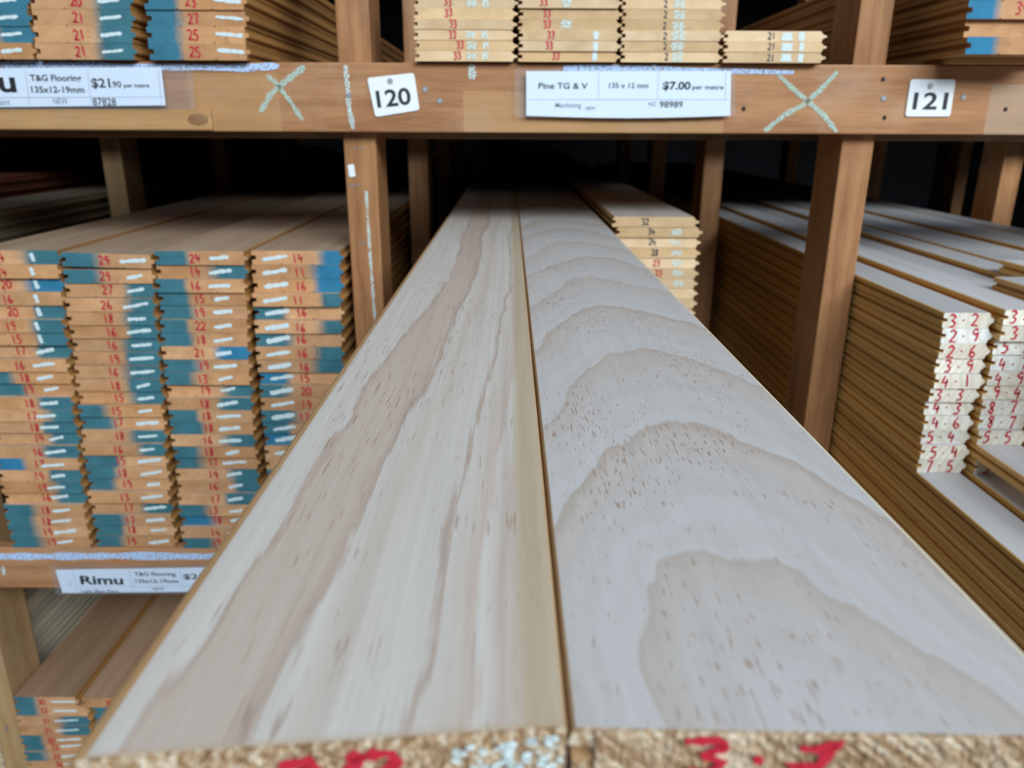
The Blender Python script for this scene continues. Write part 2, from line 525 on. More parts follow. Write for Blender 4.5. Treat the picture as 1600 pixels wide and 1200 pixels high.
def profile(kind):
    if kind == 'rimu':
        w, t, g = 0.1265, 0.0198, 0.0048
        return w, t, [(0.0006, 0), (w * .33 - .0018, 0), (w * .33, .0016), (w * .33 + .0018, 0), (w * .68 - .0018, 0), (w * .68, .0016), (w * .68 + .0018, 0),
                      (w - .0008, 0), (w - .0002, .0008), (w, .0068), (w + g - .0008, .0072), (w + g, .0085), (w + g, .0112), (w + g - .0008, .0125), (w, .0129), (w, t - .0008), (w - .0008, t),
                      (.0008, t), (0, t - .0008), (0, .0131), (.0056, .0127), (.0060, .0122), (.0060, .0075), (.0056, .0070), (0, .0066), (0, .0006)]
    if kind == 'rimu_slim':
        w, t, p = profile('rimu')
        return w - .0165, t, [(x - (.0165 if x > .1 else (.006 if x > .05 else 0)), z) for x, z in p]
    if kind == 'pine':
        w, t, g = 0.1275, 0.0154, 0.0050
        return w, t, [(.0012, 0), (w * .5 - .0015, 0), (w * .5, .0008), (w * .5 + .0015, 0), (w - .0012, 0), (w, .0048), (w + g, .0062), (w + g, .0088), (w, .0100), (w - .0034, t),
                      (.0034, t), (0, .0108), (.0055, .0100), (.0055, .0056), (0, .0048), (0, .001)]
    if kind == 'thin_pine':
        w, t, g = 0.1290, 0.01245, 0.0050
        return w, t, [(.0010, 0), (w - .0010, 0), (w, .0035), (w + g, .0052), (w + g, .0070), (w, .0085), (w - .0034, t),
                      (.0034, t), (0, .0088), (.0055, .0082), (.0055, .0043), (0, .0037), (0, .001)]
    if kind == 'narrow':
        w, t, g = 0.0562, 0.0183, 0.0046
        return w, t, [(.0010, 0), (w - .0012, 0), (w, .0040), (w + g - .001, .0066), (w + g, .0078), (w + g, .0100), (w + g - .001, .0112), (w, .0136), (w - .0022, t),
                      (.0014, t), (0, t - .0010), (.0000, .0122), (.0050, .0114), (.0050, .0078), (.0000, .0072), (0, .0012)]


CACHE = {}


def board_mesh(kind, L, flip=False, mats=('rimu_long', 'rimu_end')):
    key = (kind, L, flip, mats)
    if key not in CACHE:
        w, t, pts = profile(kind)
        if flip:
            pts = [(w - x, z) for x, z in pts]
        CACHE[key] = mesh('board', extrude_profile(pts, L), M[mats[0]], M[mats[1]])
    return CACHE[key]


# ------------------------------------------------------------------ handwriting
DIG = {
    '0': [[(.5, 1), (.12, .75), (.08, .3), (.4, 0), (.8, .25), (.85, .7), (.5, 1)]],
    '1': [[(.45, 1), (.5, .5), (.55, 0)]],
    '2': [[(.1, .8), (.4, 1), (.8, .8), (.6, .45), (.1, .03), (.5, .08), (.95, .03)]],
    '3': [[(.1, .92), (.5, 1), (.8, .8), (.4, .55), (.8, .35), (.6, .05), (.1, .06)]],
    '4': [[(.35, 1), (.12, .42), (.85, .48)], [(.68, .75), (.6, 0)]],
    '5': [[(.85, 1), (.3, .95), (.2, .58), (.65, .58), (.8, .3), (.5, .02), (.1, .08)]],
    '6': [[(.65, 1), (.25, .6), (.15, .2), (.5, 0), (.82, .22), (.55, .45), (.2, .3)]],
    '7': [[(.08, .95), (.85, 1), (.6, .5), (.45, 0)]],
    '8': [[(.75, .85), (.4, 1), (.18, .78), (.7, .3), (.45, 0), (.15, .22), (.6, .6), (.75, .85)]],
    '9': [[(.8, .85), (.45, 1), (.15, .75), (.45, .52), (.8, .7), (.75, .3), (.6, 0)]],
    '.': [[(.35, .42), (.5, .5)]],
    '/': [[(.75, 1), (.2, 0)]],
}


def ribbon(bm, pts, w, jit=0.0, R=random, sub=3):
    """a flat stroke in the x-z plane facing -y"""
    P = []
    for i in range(len(pts) - 1):
        for k in range(sub):
            u = k / sub
            P.append((pts[i][0] + (pts[i + 1][0] - pts[i][0]) * u, pts[i][1] + (pts[i + 1][1] - pts[i][1]) * u))
    P.append(pts[-1])
    L, N = [], len(P)
    for i in range(N):
        a, b = P[max(i - 1, 0)], P[min(i + 1, N - 1)]
        dx, dz = b[0] - a[0], b[1] - a[1]
        q = math.hypot(dx, dz) or 1
        h = w / 2 * (1 + R.uniform(-jit, jit)) * (0.7 if i in (0, N - 1) else 1)
        nx, nz = -dz / q * h, dx / q * h
        L.append((bm.verts.new((P[i][0] + nx, 0, P[i][1] + nz)), bm.verts.new((P[i][0] - nx, 0, P[i][1] - nz))))
    for i in range(N - 1):
        bm.faces.new((L[i][0], L[i][1], L[i + 1][1], L[i + 1][0]))


def face_front(bm):
    bm.normal_update()
    for f in bm.faces:
        if f.normal.y > 0:
            f.normal_flip()


def number(parent, text, x, z, h, mat='red', w=0.0022, gap=0.95, y=-0.0004):
    bm = bmesh.new()
    cx = x - len(text) * h * 0.62 * gap / 2
    for ch in text:
        dz, dr = random.uniform(-.08, .08) * h, random.uniform(-.08, .08)
        for st in DIG[ch]:
            ribbon(bm, [(cx + (px * .62 + (pz - .5) * dr) * h, z + pz * h + dz) for px, pz in st], w, 0.25)
        cx += h * 0.62 * gap
    face_front(bm)
    o = obj('handwritten_number', mesh('number', bm, M[mat]), parent, (0, y, 0))
    o['label'] = ('red' if mat == 'red' else 'black') + ' handwritten number ' + text
    return o


def chalk(parent, p, q, w, mat='chalk', y=-0.0006, name='chalk_mark', jit=0.25):
    bm = bmesh.new()
    n = 4
    pts = [(p[0] + (q[0] - p[0]) * i / n + 0, p[1] + (q[1] - p[1]) * i / n + random.uniform(-.10, .10) * w) for i in range(n + 1)]
    ribbon(bm, pts, w * random.uniform(.8, 1.15), jit)
    face_front(bm)
    return obj(name, mesh('chalk', bm, M[mat]), parent, (0, y, 0))


# ------------------------------------------------------------------ the setting
def slab(name, x0, x1, y0, y1, z0, z1, mat):
    o = obj(name, mesh(name, box_bm(x0, x1, y0, y1, z0, z1), M[mat]))
    return tag(o, kind='structure')


slab('floor', -7, 7, -6, 6.2, -0.12, 0, 'floor')
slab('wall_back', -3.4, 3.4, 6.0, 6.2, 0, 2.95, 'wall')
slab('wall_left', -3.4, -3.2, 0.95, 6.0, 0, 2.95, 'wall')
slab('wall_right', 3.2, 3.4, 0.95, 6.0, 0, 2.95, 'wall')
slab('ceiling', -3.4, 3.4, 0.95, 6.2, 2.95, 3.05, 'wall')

# ------------------------------------------------------------------ the rack
RY = 1.10                                    # front face of the rails
RT = 0.022                                   # rail thickness
Z_UP, Z_MID, Z_LOW = 0.0808, -0.651, -1.320   # shelf levels, relative to the camera
rack = bpy.data.objects.new('timber_rack', None)
rack.location = (0, RY, 0)
link(rack)
tag(rack, 'orange brown timber storage rack of posts and rails holding all the boards', 'rack')


def rk(name, x0, x1, y0, y1, z0, z1, mat, bevel=0.003, label=None, parent=None):
    """a rack member given in room coordinates, z relative to the camera"""
    cx, cy, cz = (x0 + x1) / 2, (y0 + y1) / 2, (z0 + z1) / 2
    hx, hy, hz = (x1 - x0) / 2, (y1 - y0) / 2, (z1 - z0) / 2
    o = obj(name, mesh(name, box_bm(-hx, hx, -hy, hy, -hz, hz, bevel), M[mat]), rack, (cx, cy - RY, cz + CZ))
    if label:
        o['label'] = label
    return o


PX = [-2.32, -1.625, -0.930, -0.2325, 0.4640, 1.150, 1.85]
PW, PD = 0.0450, 0.090
rows = [RY + RT + 0.001, 1.825, 2.50, 3.25]
posts = {}
for ri, py in enumerate(rows):
    for ci, px in enumerate(PX):
        x = px + (0.0 if ri == 0 else (-0.02 if ci >= 4 else 0.0))
        mat = 'post_pale' if (ri == 1 and ci == 2) or (ri == 0 and ci == 2) else 'post'
        posts[ri, ci] = rk('post', x, x + PW, py, py + PD, -CZ, 1.20, mat, 0.0025)
rail_up = rk('rail', -2.4, 2.0, RY, RY + RT, Z_UP - 0.0885, Z_UP - 0.0008, 'rail', 0.002, 'front rail with chalk crosses and number tags')
rail_mid = rk('rail', -2.4, 2.0, RY, RY + RT, Z_MID - 0.076, Z_MID - 0.001, 'rail', 0.002, 'lower front rail with a pale blue chalk band')
rail_low = rk('rail', -2.4, 2.0, RY, RY + RT, Z_LOW - 0.09, Z_LOW - 0.001, 'rail', 0.002)
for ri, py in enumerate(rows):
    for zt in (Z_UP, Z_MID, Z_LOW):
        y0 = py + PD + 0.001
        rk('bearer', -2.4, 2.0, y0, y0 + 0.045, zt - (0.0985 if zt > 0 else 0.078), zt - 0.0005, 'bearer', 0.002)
rk('bounce_panel', -2.4, 2.0, rows[1] - 0.10, 4.6, Z_UP - 0.1045, Z_UP - 0.0990, 'bounce_block', 0.001, 'dark panel added under the upper shelf to cut bounced light')  # added panel: keeps light from bouncing off the upper boards' undersides
# thin batten on the lower left of the upper rail, with a rounded knotty end
xb, zb = at(333, 188, RY)
bt = rk('batten', -2.4, xb, RY - 0.006, RY - 0.0002, at(100, 203, RY)[1], at(100, 170, RY)[1], 'batten', 0.0025)

bm = bmesh.new()
kx, kz = at(312, 187, RY)
kn = [bm.verts.new((.014 * math.cos(a * math.pi / 8), 0, .0075 * math.sin(a * math.pi / 8))) for a in range(16)]
bm.faces.new(kn)
bm.normal_update()
for f in bm.faces:
    if f.normal.y > 0:
        f.normal_flip()
kn = obj('knot', mesh('knot', bm, M['knot']), bt, (kx - bt.location.x, -0.0033, kz + CZ - bt.location.z))
kn['label'] = 'dark oval knot'


def rail_stroke(rail, pix, w, mat, name, yoff, sub=4, jit=.3):
    lx, ly, lz = rail.location
    bm = bmesh.new()
    P = [at(px, py, RY) for px, py in pix]
    ribbon(bm, [(x - lx, z + CZ - lz) for x, z in P], w, jit, sub=sub)
    face_front(bm)
    return obj(name, mesh(name, bm, M[mat]), rail, (0, RY - yoff - (ly + RY), 0))


def join_strokes(rail, strokes, mat, name, yoff=0.0008):
    lx, ly, lz = rail.location
    bm = bmesh.new()
    for pix, w in strokes:
        P = [at(px, py, RY) for px, py in pix]
        ribbon(bm, [(x - lx, z + CZ - lz) for x, z in P], w, .3, sub=5)
    face_front(bm)
    return obj(name, mesh(name, bm, M[mat]), rail, (0, RY - yoff - (ly + RY), 0))


c = join_strokes(rail_up, [([(417, 118), (432, 130), (455, 160), (473, 188)], .0062), ([(476, 104), (448, 126), (425, 145), (407, 175)], .0072)], 'chalk_green', 'chalk_cross')
c['label'] = 'pale green chalk cross'
c = join_strokes(rail_up, [([(1215, 116), (1240, 140), (1262, 158), (1285, 178), (1307, 206)], .0062), ([(1308, 112), (1282, 140), (1255, 164), (1225, 180), (1194, 205)], .0062)], 'chalk_green', 'chalk_cross')
c['label'] = 'pale green chalk cross'
join_strokes(rail_up, [([(540, 102), (543, 130), (545, 165), (552, 202)], .007)], 'chalk_faint', 'chalk_line')
join_strokes(rail_up, [([(0, 101), (90, 102), (200, 104), (300, 105), (380, 106), (436, 103)], .0085)], 'chalk_blue', 'chalk_band')
join_strokes(rail_up, [([(880, 107), (1000, 107), (1100, 110), (1240, 113)], .0075)], 'chalk_blue', 'chalk_band', 0.0008)
join_strokes(rail_up, [([(737, 100), (738, 124)], .010)], 'chalk_faint', 'chalk_smear')
bl = join_strokes(rail_mid, [([(-300, 869), (-100, 869), (0, 869), (100, 869), (200, 868), (300, 869), (420, 869)], .0125)], 'chalk_blue', 'chalk_band')
bl['label'] = 'pale blue chalk band along the rail top'
join_strokes(rail_mid, [([(4, 884), (7, 898)], .005)], 'chalk_faint', 'chalk_smear')


def nail(parent, px, py, r=0.0035, mat='steel'):
    lx, ly, lz = parent.location
    x, z = at(px, py, RY)
    bm = bmesh.new()
    bmesh.ops.create_cone(bm, cap_ends=True, segments=14, radius1=r, radius2=r * .75, depth=0.0016, matrix=Matrix.Rotation(math.pi / 2, 4, 'X'))
    return obj('nail', mesh('nail', bm, M[mat]), parent, (x - lx, RY - 0.0008 - (ly + RY), z + CZ - lz))


for px, py, m in ((664, 140, 'steel'), (687, 158, 'steel'), (1380, 124, 'rust'), (1380, 154, 'steel'), (1382, 184, 'rust'), (1571, 171, 'rust'), (1505, 152, 'steel'), (545, 149, 'steel'), (1022, 104, 'steel'), (1162, 170, 'rust')):
    nail(rail_up, px, py, 0.0042 if m == 'steel' else 0.0030, m)

# drips, scratches and staples on the post left of the middle bay
p0 = posts[0, 3]


def on_post(post, yface, fn, name, mat, label=None):
    lx, ly, lz = post.location
    bm = bmesh.new()
    fn(bm, lambda px, py: (at(px, py, yface)[0] - lx, at(px, py, yface)[1] + CZ - lz))
    face_front(bm)
    o = obj(name, mesh(name, bm, M[mat]), post, (0, yface - 0.0007 - (ly + RY), 0))
    if label:
        o['label'] = label
    return o


PF = rows[0]
on_post(p0, PF, lambda bm, f: ribbon(bm, [f(548, 257), f(549, 262), f(550, 270), f(551, 276)], .0095, .1), 'paint_drip', 'blob', 'white paint drip')
on_post(p0, PF, lambda bm, f: ribbon(bm, [f(572, 298), f(576, 360), f(580, 420), f(586, 500)], .0035, .5, sub=10), 'scratch', 'chalk_faint', 'pale scratch down the post')
for a, b in (((552, 231), (558, 232)), ((564, 231), (568, 232)), ((543, 292), (562, 288)), ((560, 379), (572, 380))):
    on_post(p0, PF, lambda bm, f, a=a, b=b: ribbon(bm, [f(*a), f(*b)], .0016, .2), 'staple', 'steel')
on_post(posts[0, 2], PF, lambda bm, f: ribbon(bm, [f(10, 1134), f(12, 1142)], .003, .2), 'staple', 'steel')


# ------------------------------------------------------------------ stacks of boards
ones = ['', 'first', 'second', 'third', 'fourth', 'fifth', 'sixth', 'seventh', 'eighth', 'ninth', 'tenth', 'eleventh', 'twelfth', 'thirteenth', 'fourteenth',
        'fifteenth', 'sixteenth', 'seventeenth', 'eighteenth', 'nineteenth']


def ordn(k):
    """0 -> topmost, 1 -> second from top"""
    n = k + 1
    if n == 1:
        return 'topmost'
    if n < 20:
        return ones[n] + ' from top'
    ten = {2: ('twentieth', 'twenty'), 3: ('thirtieth', 'thirty'), 4: ('fortieth', 'forty')}[n // 10]
    return (ten[0] if n % 10 == 0 else ten[1] + '-' + ones[n % 10]) + ' from top'


def stack_board(name, kind, L, x, y, z, label, group, mats=('rimu_long', 'rimu_end'), flip=False, rot=(0, 0, 0), cat='board'):
    o = obj(name, board_mesh(kind, L, flip, mats), None, (x, y, z + CZ), rot)
    tag(o, label, cat, group)
    o['paint_on'] = 0.0
    o['paint_side'] = 1.0
    o['paint_edge'] = 0.0
    o['paint_soft'] = 0.02
    o['paint_tone'] = 0.0
    return o


def paint(o, side, edge, tone, soft=None):
    o['paint_on'] = 1.0
    o['paint_side'] = 1.0 if side == 'R' else -1.0
    o['paint_edge'] = float(edge)
    o['paint_tone'] = float(tone)
    o['paint_soft'] = float(soft if soft else random.uniform(.008, .022))


# left bay: four columns of floorboards. number, paint side (R/L/-), blue tone
C1 = '24R0 24-0 20R1 16-0 20R0 19R0 15R0 17R0 16-0 18L0 19L0 18R0 17R0 18R0 14R0 16R0 17L1 19R0 19R0 16R0 18L0 18L0 19L0 19L0'.split()
C2 = '29L0 29L0 27R0 26R0 18R0 16R0 16R0 19R0 16R0 18R0 15R0 15L0 17L0 18R0 16R0 15L0 18L0 19L0 13-0 17R0 17L0 18L0 19L0'.split()
C3 = '24L0 14R0 16L0 15L0 19L0 22L0 18L0 21R1 19L0 13L0 19R0 18R0 18L0 18L0 16R0 18L0 17L0 19R0 16R0 17R0 13L0 18L1 14-0 19L0'.split()
C4 = '14R1 11R1 16R1 11R0 16L0 16R0 16L0 16R0 16R0 15L1 20L0 19-0 17L0 18L0 16L1 17-0 18-0 16L0 19R0 17L0 18-0 16L0 17R0 18L0'.split()
FR = [0.70, 0.44, 0.47, 0.50]           # where the number sits across the board
CHX = [0.86, 0.80, 0.72, 0.24]
COLS = [(C1, -0.7695, 0.036, 'leftmost full column, left bay'),
        (C2, -0.6375, 0.033, 'second column, left bay'),
        (C3, -0.5055, 0.022, 'third column, left bay'),
        (C4, -0.3700, 0.012, 'column beside the left post')]
topz = Z_MID + 24 * 0.02008
for ci, (lst, xt, lean, phrase) in enumerate(COLS):
    n = len(lst)
    pitch = (topz - Z_MID - (0.006 if ci == 1 else 0)) / n
    for k, s in enumerate(lst):
        num, side, tone = s[:2], s[2], int(s[3])
        z = Z_MID + (n - 1 - k) * pitch
        x = xt - lean * (k / 23.0) ** 0.8 + random.uniform(-.0008, .0008)
        y = RY + random.uniform(-.006, .004)
        ptxt = {'R': ', blue paint right', 'L': ', blue paint left', '-': ', unpainted'}[side]
        lab = f'floorboard end marked {num}{ptxt}, {ordn(k)}, {phrase}'
        rot = (0, 0, 0)
        if ci == 1 and k == 0:
            rot = (0, math.radians(1.6), 0)
            z += 0.0045
        L = 4.2 if (ci + k) % 3 else 3.9
        o = stack_board('floorboard', 'rimu', L, x, y, z, lab, 'floorboard ends in the left bay', flip=False, rot=rot)
        w, t = 0.1265, 0.0198
        if side == 'R':
            paint(o, 'R', w * (random.uniform(.60, .72) if ci != 3 else random.uniform(.68, .80)), tone)
        elif side == 'L':
            paint(o, 'L', w * (random.uniform(.30, .42)), tone)
        fx = {0: .34 + .28 * min(k / 12, 1) * 0.6, 1: .46, 2: .45, 3: .53}[ci]
        number(o, num, w * (fx + random.uniform(-.02, .02)), 0.0032, 0.0132, 'red', 0.0023, 1.0)
        cx = w * (CHX[ci] if ci else (.68 + .06 * random.random()))
        if ci == 0 and k < 7:
            chalk(o, (w * .70, .016), (w * .72, .004), .0055)
        elif ci == 3:
            chalk(o, (w * .12, .007), (w * .40, .013), .0062)
        else:
            ln = random.uniform(.16, .30)
            chalk(o, (cx - w * ln / 2, .0085 + random.uniform(-.002, .001)), (cx + w * ln / 2, .0115 + random.uniform(-.001, .002)), .0052)
# stacks in the bay beyond the left posts, seen between the posts
for (xr, n, mats, phrase, nm, col) in ((-0.947, 25, ('grey_long', 'rimu_end'), 'pile just beyond the left posts', 'floorboard', 'greyish'),
                                       (-1.105, 27, ('red_long', 'rimu_end'), 'reddish pile beyond the grey one', 'floorboard', 'reddish'),
                                       (-1.27, 31, ('red_long', 'rimu_end'), 'tallest dim pile far left', 'floorboard', 'dark reddish')):
    for k in range(n):
        stack_board(nm, 'rimu', 3.9, xr - 0.1318 + random.uniform(-.001, .001), RY + 0.03, Z_MID + (n - 1 - k) * .02008,
                    f'{col} stored board, {ordn(k)}, {phrase}', phrase, mats)

# lower left bay: floorboards marked in the thirties
LOW = ['30L0', '32L0', '31R0', '31R0', '30L0', '32L0', '33L0', '36-0'] + ['33L0'] * 10
for ci, xl in enumerate((-0.877, -0.7385, -0.602)):
    for k in range(18):
        z = Z_LOW + (17 - k) * 0.01995
        x = xl + random.uniform(-.001, .001) + (0.0 if k else 0) - (0.018 if (ci == 1 and k == 0) else 0) - 0.003 * min(k, 8) / 8
        s = LOW[k] if ci == 0 else ['30-0', '31L0', '33L0', '32R0'][k % 4]
        num, side, tone = s[:2], s[2], 0
        phrase = ('first column, lower left bay', 'second column, lower left bay', 'hidden third column, lower left bay')[ci]
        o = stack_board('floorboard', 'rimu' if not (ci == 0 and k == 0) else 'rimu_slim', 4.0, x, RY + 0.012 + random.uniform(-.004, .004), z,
                        f'floorboard end marked {num} in red, {ordn(k)}, {phrase}', 'floorboards in the lower left bay', ('shaded_brown_long', 'rimu_end'))
        w = 0.1265
        if side == 'L':
            paint(o, 'L', w * .30, tone)
        elif side == 'R':
            paint(o, 'R', w * .62, tone)
        if k < 9 and ci < 2:
            number(o, num, w * (.38 + .012 * k), 0.0035, 0.0120, 'red', 0.0021)
            chalk(o, (w * .52, .010), (w * .86, .0125 + random.uniform(-.003, .002)), .0040)
for k in range(36):
    stack_board('pine_board', 'thin_pine', 4.0, -0.949 - 0.135 + random.uniform(-.001, .001), RY + 0.05, Z_LOW + (35 - k) * 0.0157,
                f'pale pine board, {ordn(k)}, pile behind the lower left post', 'pale pile behind the lower left post', ('cream_long', 'pine_end'))

# middle bay: pine. the short stack at the right of the long boards
RN = [('32', 'black'), ('34', 'black'), ('24', 'black'), ('28', 'black'), ('23', 'red'), ('23', 'red'), ('2', 'red')]
n = 33
for k in range(n):
    z = Z_MID + (n - 1 - k) * 0.01583
    x = 0.1575 + random.uniform(-.0015, .0015) + (0.0045 if k else 0)
    o = stack_board('pine_board', 'pine', 4.0, x, 1.19 + random.uniform(-.003, .003), z,
                    f'pine board{" marked " + RN[k][0] if k < len(RN) else ""}, {ordn(k)}, pile right of the long boards', 'pine pile right of the long boards', ('pine_long', 'pine_end'))
    if k < len(RN):
        number(o, RN[k][0], 0.050 + .004 * k, 0.003, 0.0100, RN[k][1], 0.0018)
        if 0 < k < 9:
            chalk(o, (0.082 + .002 * k, .008), (0.098 + .002 * k, .008), .008, 'chalk_faint')
for ci, xl in enumerate((-0.099, 0.0175)):
    n = 31
    for k in range(n):
        z = Z_MID + (n - 1 - k) * 0.01583
        w = 0.1275
        stack_board('pine_board', 'pine' if ci else 'thin_pine', 4.0, xl if ci else -0.1172, 1.16 + random.uniform(-.004, .004), z if ci else Z_MID + k * 0.01583,
                    f'pine board under the {"right" if ci else "left"} long board, {ordn(k)}', 'pine boards under the long boards', ('pine_long', 'pine_end'))


# ------------------------------------------------------------------ the two long boards that reach towards the camera
def long_board(name, pts, slots, L, y_end, ztop, x0, mats, label, skew, diagonal):
    """pts: profile, slots: material per edge; end face is a rough grid, skewed by skew(x)"""
    bm = bmesh.new()
    NX = 150
    xs = sorted({p[0] for p in pts})
    # main prism, front ring follows the skewed saw cut
    a = [bm.verts.new((x, skew(x) + 0.0012, z)) for x, z in pts]
    b = [bm.verts.new((x, L, z)) for x, z in pts]
    n = len(pts)
    for i in range(n):
        f = bm.faces.new((a[i], a[(i + 1) % n], b[(i + 1) % n], b[i]))
        f.material_index = slots[i]
    f = bm.faces.new(b[::-1])
    f.material_index = 1
    f = bm.faces.new(a)
    f.material_index = 1
    bmesh.ops.recalc_face_normals(bm, faces=bm.faces)
    o = obj(name, mesh(name, bm, *[M[k] for k in mats]), None, (x0, y_end, ztop + CZ))
    tag(o, label, 'board')
    return o


def rough_end(parent, x0, x1, z0, z1, skew, diagonal):
    """splintery sawn end: a jittered grid over the end face with a ragged upper lip"""
    R = random.Random(5 + diagonal)
    bm = bmesh.new()
    NX, NZ = 190, 16
    V = []
    for i in range(NX + 1):
        x = x0 + (x1 - x0) * i / NX
        row = []
        lip = abs(R.gauss(0, 0.00035))
        for j in range(NZ + 1):
            z = z0 + (z1 - z0) * j / NZ
            y = skew(x) + R.uniform(-0.0009, 0.0006)
            if j == NZ:
                z -= lip
                y = skew(x) + 0.0006
            row.append(bm.verts.new((x + R.uniform(-.0002, .0002), y, z)))
        V.append(row)
    for i in range(NX):
        for j in range(NZ):
            bm.faces.new((V[i][j], V[i + 1][j], V[i + 1][j + 1], V[i][j + 1]))
    # back rim so that the piece is a closed shallow block
    bk = [bm.verts.new((x, skew(x) + 0.002, z)) for x, z in ((x0, z0), (x1, z0), (x1, z1), (x0, z1))]
    o = obj('sawn_end', mesh('sawn_end', bm, M['front_end']), parent)
    o['label'] = 'rough sawn end with red marks'
    o['diagonal'] = float(diagonal)
    return o


Z_FR = -0.1427
YR = 0.1540
x0r = 0.0163
wR = 0.1352
t_ = 0.0172
ptsR = [(.001, -t_), (wR - .001, -t_), (wR, -.0105), (wR + .0030, -.0098), (wR + .0030, -.0066), (wR, -.0058), (wR - .0002, -.0034), (wR - .0034, -.0003), (wR - .0046, 0),
        (.0006, 0), (0, -.0006), (-.0012, -.0055), (.0052, -.0060), (.0052, -.0102), (0, -.0108), (0, -.0165)]
#       edge i runs from pts[i] to pts[i+1]
slR = [2, 2, 2, 2, 2, 2, 3, 3, 0, 2, 2, 2, 2, 2, 2, 2]
skR = lambda x: -0.0030 * x / wR
R_ = long_board('pine_board', ptsR, slR, 3.9, YR, Z_FR, x0r, ('front_right', 'front_end', 'front_edge', 'front_edge_pale'),
                'long pale pine board with arched cathedral grain reaching out on the right', skR, 1)
rough_end(R_, 0.0056, wR - .0005, -t_, -0.0001, skR, 1)

Z_FL = -0.1440
x0l = -0.1005
wL = 0.1153
tL = 0.0158
ptsL = [(.001, -tL), (wL - .001, -tL), (wL, -.0108), (wL, -.0006), (wL - .0006, 0), (.0006, 0), (-.0012, -.0002), (-.0042, -.0014), (-.0062, -.0030), (-.0064, -.0060),
        (-.0006, -.0068), (-.0006, -.0088), (0, -.0108)]
slL = [2, 2, 2, 2, 0, 0, 2, 2, 2, 2, 2, 2, 2]
YL = 0.1455
skL = lambda x: 0.0105 * x / wL
L_ = long_board('pine_board', ptsL, slL, 3.9, YL, Z_FL, x0l, ('front_left', 'front_end', 'front_edge', 'front_edge_pale'),
                'long pinkish straight-grained pine board reaching out on the left', skL, 0)
rough_end(L_, 0.0, wL, -tL, -0.0001, skL, 0)


def front_marks(parent, strokes, mat, name, skew, label, w):
    bm = bmesh.new()
    for pts in strokes:
        ribbon(bm, pts, w, .45, sub=4)
    face_front(bm)
    for v in bm.verts:
        v.co.y = skew(v.co.x) - 0.0013
    o = obj(name, mesh(name, bm, M[mat]), parent)
    o['label'] = label
    return o


front_marks(R_, [[(.0275, -.0015), (.0355, -.0010), (.038, -.0030), (.0325, -.0055), (.0375, -.0080), (.035, -.0115), (.0285, -.0110)],
                 [(.0450, -.0072), (.0475, -.0066)],
                 [(.0560, -.0030), (.0605, -.0034), (.0660, -.0010), (.0630, -.0050), (.0610, -.0095), (.0540, -.0080), (.0600, -.0120)]], 'red', 'handwritten_number', skR, 'red handwritten mark 3.3', .0026)
front_marks(L_, [[(.0445, -.0045), (.0515, -.0035), (.0530, -.0070), (.0460, -.0095), (.0540, -.0090), (.0500, -.0140)],
                 [(.0585, -.0090), (.0600, -.0075)],
                 [(.0605, -.0032), (.0655, -.0028), (.0605, -.0074)], [(.0655, -.0028), (.0720, -.0026), (.0725, -.0064), (.0675, -.0094), (.0735, -.0114)]], 'red', 'handwritten_number', skL, 'red handwritten mark', .0034)
R2 = random.Random(3)
bm = bmesh.new()
for i in range(60):
    x, z = R2.uniform(.087, .1135), R2.uniform(-.013, -.0012)
    if z > -.004 and x < .09:
        continue
    ribbon(bm, [(x, z), (x + R2.uniform(-.002, .002), z + R2.uniform(-.0012, .0012)), (x + R2.uniform(-.002, .002), z + R2.uniform(-.0012, .0012))], R2.uniform(.0007, .0018), .5)
face_front(bm)
for v in bm.verts:
    v.co.y = skL(v.co.x) - 0.0013
o = obj('chalk_mark', mesh('chalk_mark', bm, M['chalk']), L_)
o['label'] = 'crumbly pale blue chalk'

# ------------------------------------------------------------------ right bay: narrow boards with white chalky ends
A_N = ['3.2', '2.9', '2.6', '3.9', '4.1', '3.3', '4.3', '4.6', '5.4', '5.4', '7.5']
B_N = ['3.5', '3.7', '5.5', '4.7', '4.9', '9.4', '8.7', '8.7', '5.5', '3.7', '5.4']
GW = ('white_long', 'white_end')
for ci in range(9):
    n = 24
    pitch = [0.01856, 0.01885, 0.01868, 0.0190, 0.01905, 0.0189, 0.0191, 0.0190, 0.0190][ci]
    xl = 0.5125 + 0.0620 * ci
    for k in range(n):
        z = Z_MID + (n - 1 - k) * pitch
        x = xl + random.uniform(-.0008, .0008)
        if ci == 0:
            y = 0.883 + random.uniform(-.006, .006) if k < 11 else 0.30
            if k in (2, 9):
                y -= .006
        elif ci == 1:
            y = 0.872 + random.uniform(-.006, .006) if k < 9 else (0.60 if k == 9 else (0.865 if k == 10 else 0.32))
        else:
            y = (0.86 if k < 11 else 0.4) + random.uniform(-.01, .01)
        phrase = ('pile beside the right post', 'second column right of the right post')[ci] if ci < 2 else ones[ci + 1] + ' column right of the right post'
        short = (ci == 0 and k < 11) or (ci == 1 and k < 11 and k != 9)
        nm = (A_N if ci == 0 else B_N)[k] if short else ''
        d = f'white-ended board marked {nm}' if nm else ('long narrow board' if ci < 2 else 'narrow board')
        o = stack_board('narrow_board', 'narrow', 3.9, x, y, z, f'{d}, {ordn(k)}, {phrase}', 'narrow boards in the right bay', GW)
        if nm:
            number(o, nm, 0.028 + random.uniform(-.003, .003), 0.0015, 0.0155, 'red', 0.0023, 1.35)
for ci, ye in ((2, 1.00), (3, 1.09)):
    pitch = [0.01856, 0.01885, 0.01868, 0.0190][ci]
    stack_board('narrow_board', 'narrow', 0.55, 0.5125 + .062 * ci, ye - 0.55, Z_MID + 24 * pitch,
                f'short narrow offcut lying on the {ones[ci + 1]} column right of the right post', None, GW)

